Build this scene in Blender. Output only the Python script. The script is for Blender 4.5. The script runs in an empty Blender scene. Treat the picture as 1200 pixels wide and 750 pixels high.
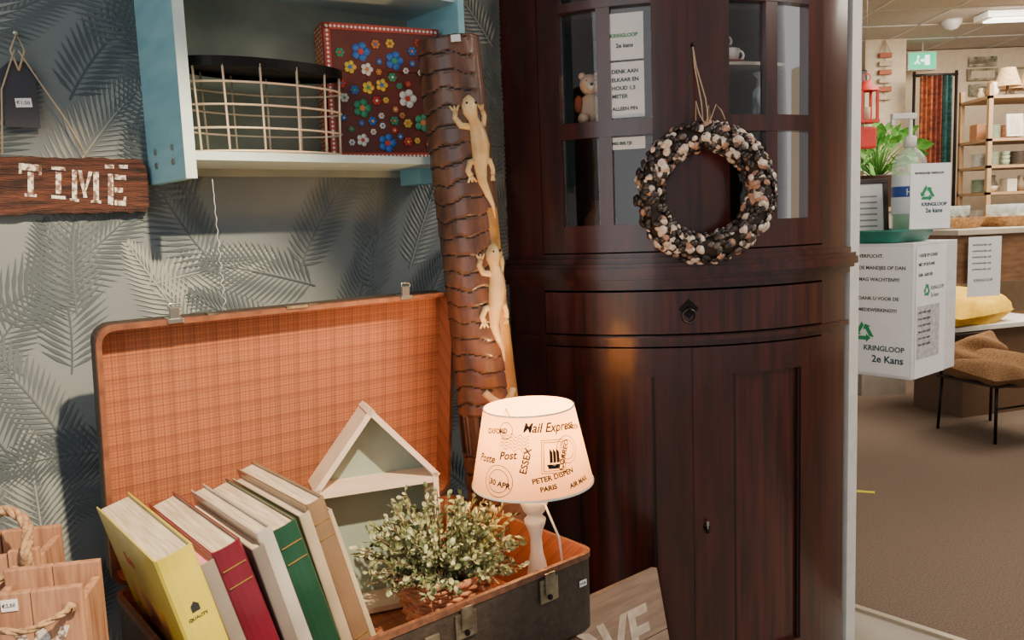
import bpy, bmesh, math, random
from mathutils import Matrix, Vector
random.seed(7)
sin,cos,pi=math.sin,math.cos,math.pi
E1=Vector((.771,.637,0)).normalized(); E2=Vector((.637,-.771,0)).normalized(); UP=Vector((0,0,1))
W0=Vector((-.279,2.033,0)); SC=Vector((-.739,1.419,0)); SL,SW=.746,.483

# ------------------------------------------------------------------ materials
MATS={}
def nm(name):
    m=bpy.data.materials.new(name); m.use_nodes=True
    return m,m.node_tree,m.node_tree.nodes,m.node_tree.links
def srgb(c):
    return tuple(((x/255)/12.92 if x/255<=.04045 else ((x/255+.055)/1.055)**2.4) for x in c)+(1,)
def mat(name,c,rough=.5,metal=0,c2=None,scale=20,stretch=(1,1,1),bump=0,coat=0,trans=0,emit=0,alpha=1,bscale=None,detail=4,lo=.35,hi=.65):
    if name in MATS: return MATS[name]
    m,nt,N,L=nm(name); b=N['Principled BSDF']
    col=srgb(c); b.inputs['Base Color'].default_value=col
    b.inputs['Roughness'].default_value=rough; b.inputs['Metallic'].default_value=metal
    b.inputs['Coat Weight'].default_value=coat; b.inputs['Coat Roughness'].default_value=.12
    b.inputs['Transmission Weight'].default_value=trans; b.inputs['Alpha'].default_value=alpha
    if emit: b.inputs['Emission Color'].default_value=col; b.inputs['Emission Strength'].default_value=emit
    tc=N.new('ShaderNodeTexCoord'); mp=N.new('ShaderNodeMapping'); mp.inputs['Scale'].default_value=stretch
    L.new(tc.outputs['Object'],mp.inputs[0])
    no=N.new('ShaderNodeTexNoise'); no.inputs['Scale'].default_value=scale; no.inputs['Detail'].default_value=detail
    L.new(mp.outputs[0],no.inputs['Vector'])
    if c2 is None: c2=tuple(max(0,x*.95) for x in c)
    r=N.new('ShaderNodeValToRGB'); r.color_ramp.elements[0].position=lo; r.color_ramp.elements[1].position=hi
    r.color_ramp.elements[0].color=col; r.color_ramp.elements[1].color=srgb(c2)
    L.new(no.outputs['Fac'],r.inputs[0]); L.new(r.outputs[0],b.inputs['Base Color'])
    if bump:
        n2=no
        if bscale:
            n2=N.new('ShaderNodeTexNoise'); n2.inputs['Scale'].default_value=bscale; n2.inputs['Detail'].default_value=3; L.new(mp.outputs[0],n2.inputs['Vector'])
        bp=N.new('ShaderNodeBump'); bp.inputs['Strength'].default_value=bump; bp.inputs['Distance'].default_value=.01
        L.new(n2.outputs['Fac'],bp.inputs['Height']); L.new(bp.outputs[0],b.inputs['Normal'])
    MATS[name]=m; return m
def plaid(name,base,dark,light,f1=24,f2=110):
    m,nt,N,L=nm(name); b=N['Principled BSDF']; b.inputs['Roughness'].default_value=.75
    tc=N.new('ShaderNodeTexCoord'); sp=N.new('ShaderNodeSeparateXYZ'); L.new(tc.outputs['Object'],sp.inputs[0])
    def lines(sock,f,w):
        a=N.new('ShaderNodeMath'); a.operation='MULTIPLY'; a.inputs[1].default_value=f; L.new(sock,a.inputs[0])
        c=N.new('ShaderNodeMath'); c.operation='FRACT'; L.new(a.outputs[0],c.inputs[0])
        d=N.new('ShaderNodeMath'); d.operation='LESS_THAN'; d.inputs[1].default_value=w; L.new(c.outputs[0],d.inputs[0]); return d.outputs[0]
    cur=None
    def mix(prev,colr,fac,amt):
        mx=N.new('ShaderNodeMix'); mx.data_type='RGBA'
        mm=N.new('ShaderNodeMath'); mm.operation='MULTIPLY'; mm.inputs[1].default_value=amt; L.new(fac,mm.inputs[0])
        L.new(mm.outputs[0],mx.inputs['Factor'])
        if prev is None: mx.inputs['A'].default_value=srgb(base)
        else: L.new(prev,mx.inputs['A'])
        mx.inputs['B'].default_value=srgb(colr); return mx.outputs['Result']
    ad=N.new('ShaderNodeMath'); ad.operation='ADD'; L.new(sp.outputs['Y'],ad.inputs[0]); L.new(sp.outputs['Z'],ad.inputs[1])
    for s in (sp.outputs['X'],ad.outputs[0]):
        cur=mix(cur,dark,lines(s,f1,.34),.24)
        cur=mix(cur,light,lines(s,f1*2,.10),.3)
        cur=mix(cur,dark,lines(s,f1*4,.22),.38)
        cur=mix(cur,dark,lines(s,f2*1.5,.4),.3)
    L.new(cur,b.inputs['Base Color']); MATS[name]=m; return m
def glass(name,c=(255,255,255),rough=.02):
    m,nt,N,L=nm(name); N.remove(N['Principled BSDF']); o=N['Material Output']
    t=N.new('ShaderNodeBsdfTransparent'); t.inputs[0].default_value=srgb(c)
    g=N.new('ShaderNodeBsdfGlossy'); g.inputs['Roughness'].default_value=rough
    f=N.new('ShaderNodeFresnel'); f.inputs[0].default_value=1.45
    mx=N.new('ShaderNodeMixShader'); L.new(f.outputs[0],mx.inputs[0]); L.new(t.outputs[0],mx.inputs[1]); L.new(g.outputs[0],mx.inputs[2]); L.new(mx.outputs[0],o.inputs[0])
    MATS[name]=m; return m

# ------------------------------------------------------------------ mesh builder
class MB:
    def __init__(s): s.v=[];s.f=[];s.m=[];s.mats=[];s.sm=[]; s.T=Matrix.Identity(4)
    def mi(s,m):
        if m not in s.mats: s.mats.append(m)
        return s.mats.index(m)
    def add(s,vs,fs,m,smooth=False,T=None):
        k=len(s.v); i=s.mi(m); M=s.T@T if T is not None else s.T
        s.v+= [M@Vector(v) for v in vs]
        for f in fs: s.f.append([k+a for a in f]); s.m.append(i); s.sm.append(smooth)
    def box(s,a,b,m,T=None,bev=0):
        x0,y0,z0=a;x1,y1,z1=b
        if bev<=0:
            vs=[(x0,y0,z0),(x1,y0,z0),(x1,y1,z0),(x0,y1,z0),(x0,y0,z1),(x1,y0,z1),(x1,y1,z1),(x0,y1,z1)]
            s.add(vs,[(0,3,2,1),(4,5,6,7),(0,1,5,4),(1,2,6,5),(2,3,7,6),(3,0,4,7)],m,False,T); return
        bm=bmesh.new(); bmesh.ops.create_cube(bm,size=1)
        for v in bm.verts: v.co=Vector(((x0+x1)/2+v.co.x*(x1-x0),(y0+y1)/2+v.co.y*(y1-y0),(z0+z1)/2+v.co.z*(z1-z0)))
        bmesh.ops.bevel(bm,geom=bm.edges[:],offset=bev,segments=2,affect='EDGES',profile=.6)
        s.addbm(bm,m,T)
    def addbm(s,bm,m,T=None,smooth=False):
        bm.verts.index_update()
        s.add([v.co.copy() for v in bm.verts],[[v.index for v in f.verts] for f in bm.faces],m,smooth,T); bm.free()
    def lathe(s,prof,m,n=32,T=None,smooth=True,sx=1,sy=1,a0=0,a1=2*pi):
        vs=[];fs=[];full=abs(a1-a0-2*pi)<1e-6; c=n if full else n+1
        for r,z in prof:
            for i in range(c):
                a=a0+(a1-a0)*i/n; vs.append((r*cos(a)*sx,r*sin(a)*sy,z))
        for j in range(len(prof)-1):
            for i in range(n):
                i2=(i+1)%c if full else i+1
                fs.append((j*c+i,j*c+i2,(j+1)*c+i2,(j+1)*c+i))
        s.add(vs,fs,m,smooth,T)
    def cyl(s,r,z0,z1,m,n=24,T=None): s.lathe([(0.0001,z0),(r,z0),(r,z1),(0.0001,z1)],m,n,T,False)
    def tube(s,pts,r,m,n=8,T=None,closed=False,rs=None):
        pts=[Vector(p) for p in pts]; vs=[];fs=[];P=len(pts); up=None
        for i,p in enumerate(pts):
            if closed: t=(pts[(i+1)%P]-pts[i-1])
            else: t=pts[min(i+1,P-1)]-pts[max(i-1,0)]
            t.normalize()
            if up is None: up=Vector((0,0,1)) if abs(t.z)<.9 else Vector((1,0,0))
            a=t.cross(up)
            if a.length<1e-5: a=t.orthogonal()
            a.normalize(); b=a.cross(t).normalized(); up=b
            rr=rs[i] if rs else r
            for k in range(n):
                q=2*pi*k/n; vs.append(p+a*cos(q)*rr+b*sin(q)*rr)
        for i in range(P if closed else P-1):
            j=(i+1)%P
            for k in range(n): fs.append((i*n+k,i*n+(k+1)%n,j*n+(k+1)%n,j*n+k))
        if not closed: fs.append(list(range(n))[::-1]); fs.append([(P-1)*n+k for k in range(n)])
        s.add(vs,fs,m,True,T)
    def ball(s,c,r,m,T=None,seg=16,sc=(1,1,1),R=None):
        bm=bmesh.new(); bmesh.ops.create_uvsphere(bm,u_segments=seg,v_segments=max(6,seg//2),radius=r)
        M=Matrix.Translation(Vector(c))@(R if R is not None else Matrix.Identity(4))@Matrix.Diagonal((sc[0],sc[1],sc[2],1))
        bm.transform(M); s.addbm(bm,m,T,True)
    def poly(s,pts2,z0,z1,m,T=None):
        n=len(pts2); vs=[(p[0],p[1],z0) for p in pts2]+[(p[0],p[1],z1) for p in pts2]
        fs=[list(range(n))[::-1],list(range(n,2*n))]+[(i,(i+1)%n,n+(i+1)%n,n+i) for i in range(n)]
        s.add(vs,fs,m,False,T)
    def loops(s,loops,mats,T=None,cap0=None,cap1=None,smooth=False):
        n=len(loops[0])
        for j in range(len(loops)-1):
            s.add(list(loops[j])+list(loops[j+1]),[(i,(i+1)%n,n+(i+1)%n,n+i) for i in range(n)],mats[j],smooth,T)
        if cap0: s.add(loops[0],[list(range(n))[::-1]],cap0,False,T)
        if cap1: s.add(loops[-1],[list(range(n))],cap1,False,T)
    def obj(s,name,M=None,parent=None,recalc=True):
        me=bpy.data.meshes.new(name); me.from_pydata([tuple(v) for v in s.v],[],s.f)
        for m in s.mats: me.materials.append(m)
        for p,i,sm in zip(me.polygons,s.m,s.sm): p.material_index=i; p.use_smooth=sm
        if recalc:
            bm=bmesh.new(); bm.from_mesh(me); bmesh.ops.recalc_face_normals(bm,faces=bm.faces[:]); bm.to_mesh(me); bm.free()
        o=bpy.data.objects.new(name,me); bpy.context.collection.objects.link(o)
        if parent:
            o.parent=parent; bpy.context.view_layer.update()
            o.matrix_world=M if M is not None else Matrix.Identity(4)
        elif M is not None: o.matrix_world=M
        bpy.context.view_layer.update()
        return o
def empty(name,loc=(0,0,0)):
    o=bpy.data.objects.new(name,None); bpy.context.collection.objects.link(o); o.location=loc; o.empty_display_size=.05
    bpy.context.view_layer.update(); return o
def FR(o,x,y,z=None):
    x=Vector(x).normalized(); y=Vector(y).normalized()
    z=x.cross(y).normalized(); y=z.cross(x)
    M=Matrix((x,y,z)).transposed().to_4x4(); M.translation=Vector(o); return M
def Tr(*a): return Matrix.Translation(Vector(a))
def Rx(a): return Matrix.Rotation(a,4,'X')
def Ry(a): return Matrix.Rotation(a,4,'Y')
def Rz(a): return Matrix.Rotation(a,4,'Z')
def textmesh(body,size,ext=.0004,align='LEFT',shear=0,spacing=1,bold=0):
    c=bpy.data.curves.new('t','FONT'); c.body=body; c.size=size; c.extrude=ext; c.align_x=align; c.shear=shear; c.space_character=spacing; c.resolution_u=3; c.offset=bold
    o=bpy.data.objects.new('t',c); bpy.context.collection.objects.link(o)
    dg=bpy.context.evaluated_depsgraph_get(); me=bpy.data.meshes.new_from_object(o.evaluated_get(dg))
    vs=[v.co.copy() for v in me.vertices]; fs=[list(p.vertices) for p in me.polygons]
    bpy.data.objects.remove(o); bpy.data.curves.remove(c); bpy.data.meshes.remove(me)
    return vs,fs
def addtext(mb,body,size,m,T,**k):
    vs,fs=textmesh(body,size,**k); mb.add(vs,fs,m,False,T)
def rrect(x0,y0,x1,y1,r,z,n=5):
    p=[]
    for cx,cy,a in ((x1-r,y1-r,0),(x0+r,y1-r,pi/2),(x0+r,y0+r,pi),(x1-r,y0+r,1.5*pi)):
        for i in range(n+1):
            q=a+pi/2*i/n; p.append((cx+r*cos(q),cy+r*sin(q),z))
    return p

WF=FR(W0,E1,-E2)
# ------------------------------------------------------------------ colours
M_paper=mat('wallpaper_base',(124,131,131),.8,c2=(108,117,119),scale=3,bump=.05,bscale=300)
M_fr1=mat('frond_dark',(78,89,93),.8); M_fr2=mat('frond_mid',(94,104,107),.8); M_fr3=mat('frond_light',(150,155,150),.8)
M_white=mat('white_paint',(226,224,218),.6); M_paper_w=mat('white_paper',(236,237,238),.6,c2=(231,232,235))
M_ink=mat('ink_dark',(40,42,48),.7); M_green=mat('ink_green',(30,140,90),.7); M_navy=mat('ink_teal',(25,70,80),.7)
M_blue=mat('shelf_blue',(150,204,212),.55,c2=(132,188,200),scale=6,stretch=(1,1,6),bump=.1)
M_blue2=mat('shelf_blue_edge',(200,222,222),.55)
M_shback=mat('shelf_back',(150,154,138),.75,c2=(124,134,124),scale=8)
M_maho=mat('mahogany',(70,26,19),.28,c2=(44,15,12),scale=7,stretch=(6,6,.5),coat=.4,bump=.03)
M_maho2=mat('mahogany_panel',(80,30,21),.32,c2=(40,14,12),scale=7,stretch=(8,8,.4),coat=.35)
M_mahod=mat('mahogany_dark',(24,11,10),.5)
M_black=mat('black_metal',(22,20,20),.4,.6); M_steel=mat('steel',(190,188,180),.3,.95); M_copper=mat('basket_wire',(240,216,186),.4,.3)
M_glass=glass('pane_glass'); M_cglass=mat('clear_plastic',(225,238,235),.08,alpha=.30)
M_case=mat('case_fibre',(64,52,44),.55,c2=(50,41,35),scale=90,bump=.25)
M_caserim=mat('case_rim',(120,78,56),.5,c2=(88,56,42),scale=60,bump=.2)
M_lidrim=mat('case_edge_band',(140,86,58),.5,c2=(104,62,44),scale=30,bump=.2)
M_plaid=plaid('lining_plaid',(184,108,68),(98,56,40),(214,156,112))
M_cream=mat('page_cream',(222,208,182),.8,c2=(184,166,140),scale=200,stretch=(1,.05,.05))

# ------------------------------------------------------------------ ROOM
H=2.7
mb=MB(); mb.box((-2.4,0,0),(1.098,.08,H),M_paper); wall=mb.obj('wall_left',WF)
def frond(mb,cx,cz,ang,ln,wid,m,y):
    n=int(ln/.012); bend=random.uniform(-.5,.5); pts=[];a=ang;x,z=cx,cz
    for i in range(n+1):
        pts.append((x,z,a)); a+=bend/n; x+=ln/n*cos(a); z+=ln/n*sin(a)
    for i in range(1,n+1):
        x,z,a=pts[i]; f=i/n; L=wid*(sin(pi*min(1,f*.8+.17)))**.7
        for sd in (-1,1):
            q=a+sd*(1.05-.55*f); w=.0036
            dx,dz=cos(q),sin(q); px,pz=-dz,dx
            x2,z2=x+dx*L,z+dz*L+(-.02*L)
            mx,mz=x+dx*L*.45,z+dz*L*.45
            vs=[(x-px*.0012,y,z-pz*.0012),(mx-px*w,y,mz-pz*w),(x2,y,z2),(mx+px*w,y,mz+pz*w)]
            if max(v[0] for v in vs)>1.05: continue
            mb.add(vs,[(0,1,2,3)],m)
    for i in range(n):
        x,z,a=pts[i];x2,z2,b=pts[i+1]; w=.0016
        mb.add([(x+sin(a)*w,y,z-cos(a)*w),(x2+sin(b)*w,y,z2-cos(b)*w),(x2-sin(b)*w,y,z2+cos(b)*w),(x-sin(a)*w,y,z+cos(a)*w)],[(0,1,2,3)],m)
mb=MB(); k=0
for ix in range(15):
    for iz in range(11):
        s=-1.35+ix*.13+random.uniform(-.05,.05); z=.25+iz*.2+random.uniform(-.06,.06)
        k+=1
        frond(mb,s,z,random.uniform(.2,2.9),random.uniform(.24,.38),random.uniform(.07,.11),(M_fr1,M_fr2,M_fr3,M_fr1,M_fr2)[k%5],-.0006-.00002*k)
mb.obj('palm_print',WF,wall,recalc=False)
K=W0+E1*1.098
mb=MB(); BF=FR(K,E2,E1)
mb.box((0,0,0),(.593,.05,H),M_white); mb.obj('wall_back',BF)
M_tile=mat('floor_tile',(178,170,156),.35,c2=(160,150,136),scale=5)
M_carpet=mat('carpet',(122,104,88),.95,c2=(92,77,65),scale=160,bump=.3,detail=6)
mb=MB(); mb.box((-3,-2.5,-.05),(7,8,0),M_tile); mb.obj('floor')
mb=MB(); mb.poly([(1.0,2.80),(1.33,2.435),(3.2,.38),(7,.38),(7,8),(1.0,8)],0.0,.006,M_carpet); mb.obj('carpet_floor')
mb=MB(); d=Vector((2.2,-2.42,0)).normalized(); mb.box((0,-.012,.0),(3,.012,.011),mat('strip_alu',(200,190,170),.4,.7),FR((1.0,2.80,0),d,Vector((-d.y,d.x,0)))); mb.obj('trim_1')
M_ceil=mat('ceiling_tile',(206,198,188),.9,c2=(192,184,176),scale=40)
mb=MB(); mb.box((-3,1.2,H),(7,8,H+.05),M_ceil)
for i in range(14): mb.box((-3,1.3+i*.5,H-.006),(7,1.32+i*.5,H),M_white)
for i in range(18): mb.box((-2.4+i*.55,1.2,H-.006),(-2.38+i*.55,8,H),M_white)
mb.obj('ceiling')
M_far=mat('far_wall',(226,208,180),.8)
mb=MB(); mb.box((-1,7.3,0),(7,7.4,H),M_far); mb.obj('wall_far')
mb=MB(); mb.box((6.6,0,0),(6.7,7.3,H),M_far); mb.obj('wall_right')
M_lite=mat('tube_light',(255,246,230),.5,emit=6)
for i,(x,y) in enumerate(((4.05,6.0),(2.2,4.0),(5.7,6.6),(4.2,3.2))):
    mb=MB(); mb.box((x-.65,y-.09,H-.05),(x+.65,y+.09,H-.007),M_white); mb.box((x-.6,y-.06,H-.06),(x+.6,y+.06,H-.051),M_lite)
    mb.obj('ceiling_light_fixture')

# ------------------------------------------------------------------ CORNER CABINET
XC,YC,R=.46,2.7006,.6406
def ap(phi,r): a=math.radians(phi); return (XC+r*sin(a),YC-r*cos(a))
def arcbox(mb,p0,p1,z0,z1,r0,r1,m,smooth=True):
    n=max(1,int(abs(p1-p0)/2.5)); 
    def ring(r,z): return [ap(p0+(p1-p0)*i/n,r)+(z,) for i in range(n+1)]
    A,B,C,D=ring(r0,z0),ring(r1,z0),ring(r1,z1),ring(r0,z1); q=n+1
    for X,Y,s in ((A,B,False),(B,C,smooth),(C,D,False),(D,A,smooth)):
        mb.add(X+Y,[(i,i+1,q+i+1,q+i) for i in range(n)],m,s)
    for i in (0,n): mb.add([A[i],B[i],C[i],D[i]],[(0,1,2,3)],m)
cab=empty('corner_display_cabinet',(XC,2.2,0))
mb=MB()
BACK=[(.80,2.415),(.575,2.69),(.555,2.69),(.115,2.335)]
def plate(z0,z1,m,rr=R-.02,pe=45.5,mb_=None):
    pts=[ap(-pe+2*pe*i/30,rr) for i in range(31)]+BACK
    (mb_ or mb).poly(pts,z0,z1,m)
plate(.0,.10,M_mahod); plate(1.19,1.20,M_maho); plate(2.08,2.12,M_maho)
def vpan(a,b,z0,z1,m,t=.015):
    a=Vector((*a,0));b=Vector((*b,0)); d=b-a; mb.box((0,0,z0),(d.length,t,z1),m,FR(a,d,Vector((-d.y,d.x,0))))
Lp=ap(-45.5,R-.01);Rp=ap(45.5,R-.01)
M_cabin=mat('cabinet_inside',(46,26,22),.6)
vpan(BACK[3],Lp,.05,2.1,M_maho); vpan(Rp,BACK[0],.05,2.1,M_maho)
vpan(BACK[0],BACK[1],.05,2.1,M_cabin); vpan(BACK[2],BACK[3],.05,2.1,M_cabin)
for s in (-1,1):
    a,b=sorted((s*35.3,s*46.5)); arcbox(mb,a,b,.1,2.1,R-.03,R,M_maho)
arcbox(mb,-46.5,46.5,0,.1,R-.03,R+.008,M_maho)
arcbox(mb,-35.3,35.3,1.022,1.05,R-.03,R,M_maho)
arcbox(mb,-46.8,46.8,1.036,1.048,R-.01,R+.010,M_maho)
arcbox(mb,-35.3,35.3,1.168,1.2,R-.03,R,M_maho)
arcbox(mb,-34.8,34.8,1.055,1.163,R-.02,R+.006,M_maho2)
arcbox(mb,-46.8,46.8,1.182,1.195,R-.02,R+.012,M_maho)
for z0,z1,o in ((1.196,1.206,.022),(1.206,1.226,.032),(1.226,1.236,.026),(1.236,1.25,.012)):
    arcbox(mb,-47.4,47.4,z0,z1,R-.03,R+o,M_maho)
arcbox(mb,-35.3,35.3,1.25,1.262,R-.03,R,M_maho)
arcbox(mb,-46.5,46.5,2.06,2.12,R-.03,R+.004,M_maho)
for z0,z1,o in ((2.12,2.15,.02),(2.15,2.2,.05)): arcbox(mb,-47.5,47.5,z0,z1,.3,R+o,M_maho)
for s in (-1,1):
    def A(p0,p1,z0,z1,r0,r1,m,sm=True):
        a,b=sorted((s*p0,s*p1)); arcbox(mb,a,b,z0,z1,r0,r1,m,sm)
    A(.35,9,.115,1.018,R-.022,R+.004,M_maho); A(27.5,34.9,.115,1.018,R-.022,R+.004,M_maho)
    A(9,27.5,.945,1.018,R-.022,R+.004,M_maho); A(9,27.5,.115,.19,R-.022,R+.004,M_maho)
    A(9,27.5,.19,.945,R-.02,R-.008,M_maho2)
    A(9,9.7,.19,.945,R-.01,R,M_mahod); A(26.8,27.5,.19,.945,R-.01,R,M_mahod)
    A(.35,8.5,1.266,2.055,R-.022,R+.004,M_maho); A(29.5,34.9,1.266,2.055,R-.022,R+.004,M_maho)
    for z0,z1 in ((1.266,1.335),(1.555,1.595),(1.868,1.89),(2.0,2.055)): A(8.5,29.5,z0,z1,R-.022,R+.004,M_maho)
    A(17.5,20.5,1.335,2.0,R-.022,R+.002,M_maho)
    A(8.5,29.5,1.33,2.0,R-.014,R-.011,M_glass)
arcbox(mb,-.5,1.2,.115,1.018,R,R+.009,M_maho); arcbox(mb,-.5,1.2,1.266,2.055,R,R+.009,M_maho)
def onarc(phi,z,off=0):
    x,y=ap(phi,R+off); a=math.radians(phi); xx=Vector((cos(a),sin(a),0))
    return FR((x,y,z),xx,UP)
T=onarc(-1.2,1.118,.006)
mb.box((-.02,-.02,0),(.02,.02,.003),M_black,T@Rz(pi/4)@Matrix.Diagonal((.9,.9,1,1)))
mb.ball((0,0,.006),.006,M_black,T)
M_ring=mat('aged_ring',(90,80,72),.35,.8)
mb.tube([(.017*cos(i*pi/12),-.018+.017*sin(i*pi/12),.008) for i in range(24)],.0026,M_ring,8,T,closed=True)
T=onarc(2.4,.545,.004)
mb.lathe([(.0,0),(.009,0),(.009,.003),(0,.003)],M_black,16,T); mb.box((-.0015,-.003,0),(.0015,.012,.012),M_steel,T)
mb.box((-.003,.006,.010),(.003,.018,.013),M_steel,T)
mb.ball((0,-.01,.009),.006,M_black,T)
mb.obj('cabinet_body',None,cab)
mb=MB(); M_sh=mat('inner_shelf',(190,180,162),.5)
for z in (1.585,1.86): plate(z,z+.01,M_cabin,R-.05,40)
mb.poly([ap(p,R-.05) for p in (4,10,16,22,28,32)]+[(.75,2.40),(.58,2.5)],1.725,1.733,M_sh)
mb.obj('cabinet_shelf',None,cab)
M_bear=mat('bear_cream',(225,190,160),.8); M_brn=mat('bear_brown',(170,86,55),.8)
mb=MB()
mb.ball((0,0,.045),.032,M_bear,sc=(1,.9,1.2)); mb.ball((0,-.004,.105),.028,M_bear); mb.ball((-.02,0,.128),.010,M_bear);mb.ball((.02,0,.128),.010,M_bear)
mb.ball((0,-.028,.098),.011,M_white); mb.ball((0,-.038,.101),.004,M_ink); mb.ball((-.010,-.026,.112),.003,M_ink); mb.ball((.010,-.026,.112),.003,M_ink)
for s in (-1,1):
    mb.ball((s*.032,-.012,.055),.012,M_brn,sc=(1,1.1,1.9)); mb.ball((s*.022,-.035,.016),.015,M_bear,sc=(1,1.7,1))
x,y=ap(-25,R-.09); mb.obj('bear_figurine',Tr(x,y,1.595),cab)
mb=MB()
for i,(p,r,zb) in enumerate(((7,.10,1.733),(12,.09,1.733),(10,.12,1.775))):
    x,y=ap(p,R-r)
    mb.lathe([(.0,0),(.018,.0),(.03,.012),(.034,.035),(.032,.035),(.027,.014),(0,.006)],M_white,20,Tr(x,y,zb))
    mb.lathe([(.0,.0),(.045,.004),(.046,.007),(.0,.003)],mat('cup_red',(150,50,45),.4),20,Tr(x,y,zb-.002))
    mb.tube([(x+.032+.012*sin(a*pi/8),y,zb+.02+.012*cos(a*pi/8)) for a in range(9)],.003,M_white)
mb.obj('teacup_stack',None,cab)
mb=MB(); x,y=ap(23,R-.09)
mb.lathe([(0,0),(.035,0),(.037,.02),(.034,.09),(.02,.11),(.018,.135),(.03,.15),(.034,.158),(.030,.158),(.016,.137),(.017,.108),(.031,.085),(.033,.02),(0,.005)],mat('pressed_glass',(200,210,210),.1,c2=(90,100,100),scale=60,stretch=(1,1,.3)),24,Tr(x,y,1.60)@Matrix.Diagonal((.7,.7,.72,1)))
mb.obj('glass_decanter',None,cab)
mb=MB(); x,y=ap(-24,R-.12)
mb.lathe([(0,0),(.03,0),(.05,.04),(.045,.09),(.02,.12),(.024,.14),(.02,.14),(0,.1)],mat('vase_dark',(90,60,50),.3),24,Tr(x,y,1.26)); mb.obj('ceramic_vase',None,cab)
def reflected_sheet(mb,T,w,h,lines):
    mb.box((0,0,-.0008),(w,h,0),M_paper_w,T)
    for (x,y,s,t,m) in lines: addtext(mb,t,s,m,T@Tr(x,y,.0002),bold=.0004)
mb=MB()  # reflections in the cabinet glass, modelled as white lettered sheets behind the panes
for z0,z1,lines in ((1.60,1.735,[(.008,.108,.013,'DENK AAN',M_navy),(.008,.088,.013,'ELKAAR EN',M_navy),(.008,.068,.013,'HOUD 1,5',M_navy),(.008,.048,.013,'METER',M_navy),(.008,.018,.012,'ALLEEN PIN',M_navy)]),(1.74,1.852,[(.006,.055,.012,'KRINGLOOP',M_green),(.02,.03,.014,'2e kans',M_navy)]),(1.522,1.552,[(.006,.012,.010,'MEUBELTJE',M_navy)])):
    T=onarc(-14.1,z0,-.0085)@Tr(-.044,0,0); reflected_sheet(mb,T,.088,z1-z0,lines)
mb.obj('reflected_notice',None,cab)
# wreath
wr=MB()
M_sh1=mat('shell_white',(238,224,208),.4,c2=(206,182,162),scale=90); M_sh2=mat('shell_tan',(196,152,126),.45,c2=(160,116,94),scale=90); M_sh3=mat('pebble_dark',(66,54,50),.35,c2=(38,32,31),scale=60); M_sh4=mat('pebble_grey',(120,106,100),.4,c2=(80,70,66),scale=80)
M_twig=mat('twig_dark',(48,38,32),.8)
Rm,rt=.135,.026
wr.tube([(Rm*cos(a*pi/32),Rm*sin(a*pi/32),0) for a in range(64)],rt,M_twig,16,closed=True)
for i in range(760):
    a=random.uniform(0,2*pi); q=random.uniform(-.45,pi+.45)
    rr=rt+random.uniform(-.001,.006)
    nx,nz=cos(q),sin(q)
    n=Vector((nx*cos(a),nx*sin(a),nz)); t=n.orthogonal().normalized(); t=(Matrix.Rotation(random.uniform(0,6.3),3,n)@t)
    m=random.choice((M_sh1,M_sh1,M_sh2,M_sh3,M_sh3,M_sh3,M_sh4,M_sh3,M_sh4)); s=random.uniform(.006,.010)
    if m is M_sh3: rr+=.003
    c=Vector(((Rm+nx*rr)*cos(a),(Rm+nx*rr)*sin(a),nz*rr)); F=FR(c,t,n.cross(t))
    if m in (M_sh1,M_sh2):
        s*=random.choice((1,1.3,1.7))
        F=F@Tr(0,0,.003); vs=[];nn=20
        for ring,(f,h) in enumerate(((.0,.62),(.35,.56),(.7,.38),(1.,.0))):
            for j in range(nn):
                b=-pi*.5+2*pi*j/nn; rb=s*f*(1+.03*(-1)**j); taper=.75+.25*sin(b)
                vs.append((rb*cos(b)*.95*taper,rb*sin(b)-.0*s,s*h))
        fs=[]
        for rg in range(3):
            for j in range(nn): fs.append((rg*nn+j,rg*nn+(j+1)%nn,(rg+1)*nn+(j+1)%nn,(rg+1)*nn+j))
        wr.add(vs,fs,m,True,F)
    else: wr.ball((0,0,.002),s*1.15,m,F,8,(1,.75,.55))
wo=wr.obj('shell_wreath',FR((.481,2.010,1.405),(1,0.0,0),UP),recalc=False)
mb=MB(); M_twine=mat('twine',(190,170,140),.9)
mb.tube([(.478,2.005,1.54),(.476,2.02,1.62),(.466,2.045,1.71),(.463,2.05,1.76)],.0016,M_twine); mb.tube([(.492,2.005,1.545),(.486,2.02,1.63),(.47,2.045,1.71),(.463,2.05,1.76)],.0016,M_twine)
for k in range(3): mb.tube([(.481,1.985,1.555),(.481+(k-1)*.02,1.98,1.59+.01*k),(.485+(k-1)*.03,1.985,1.62-.012*k),(.49+(k-1)*.035,1.99,1.575)],.0013,M_twine)
mb.ball((.463,2.05,1.762),.005,M_black); mb.obj('hanging_string',None,wo)

# ------------------------------------------------------------------ WALL SHELF (blue)
mb=MB(); s0,s1,dp=-.569,.075,.22
mb.box((s0,-dp,1.452),(s0+.018,-.001,2.25),M_blue,bev=.002); mb.box((s1-.018,-dp,1.452),(s1,-.001,2.25),M_blue,bev=.002)
mb.box((s0-.001,-dp-.003,1.452),(s0+.019,-dp,2.25),M_blue2)
mb.box((s0+.018,-dp+.01,1.486),(s1-.018,-.012,1.502),M_blue2,bev=.001)
mb.box((s0+.018,-dp+.01,1.845),(s1-.018,-.012,1.863),M_blue2)
mb.box((s0+.018,-.012,1.47),(s1-.018,-.001,2.25),M_shback); mb.box((s0,-dp,2.25),(s1,-.001,2.27),M_blue)
for z in (1.486,1.512,1.85): mb.cyl(.006,0,.003,M_steel,12,Tr(s0,-.06,z)@Ry(-pi/2)); mb.cyl(.006,0,.003,M_steel,12,Tr(s0,-.16,z)@Ry(-pi/2))
mb.box((s1-.06,-.10,1.45),(s1-.018,-.012,1.486),M_blue)
mb.obj('blue_wall_shelf',WF)
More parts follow.
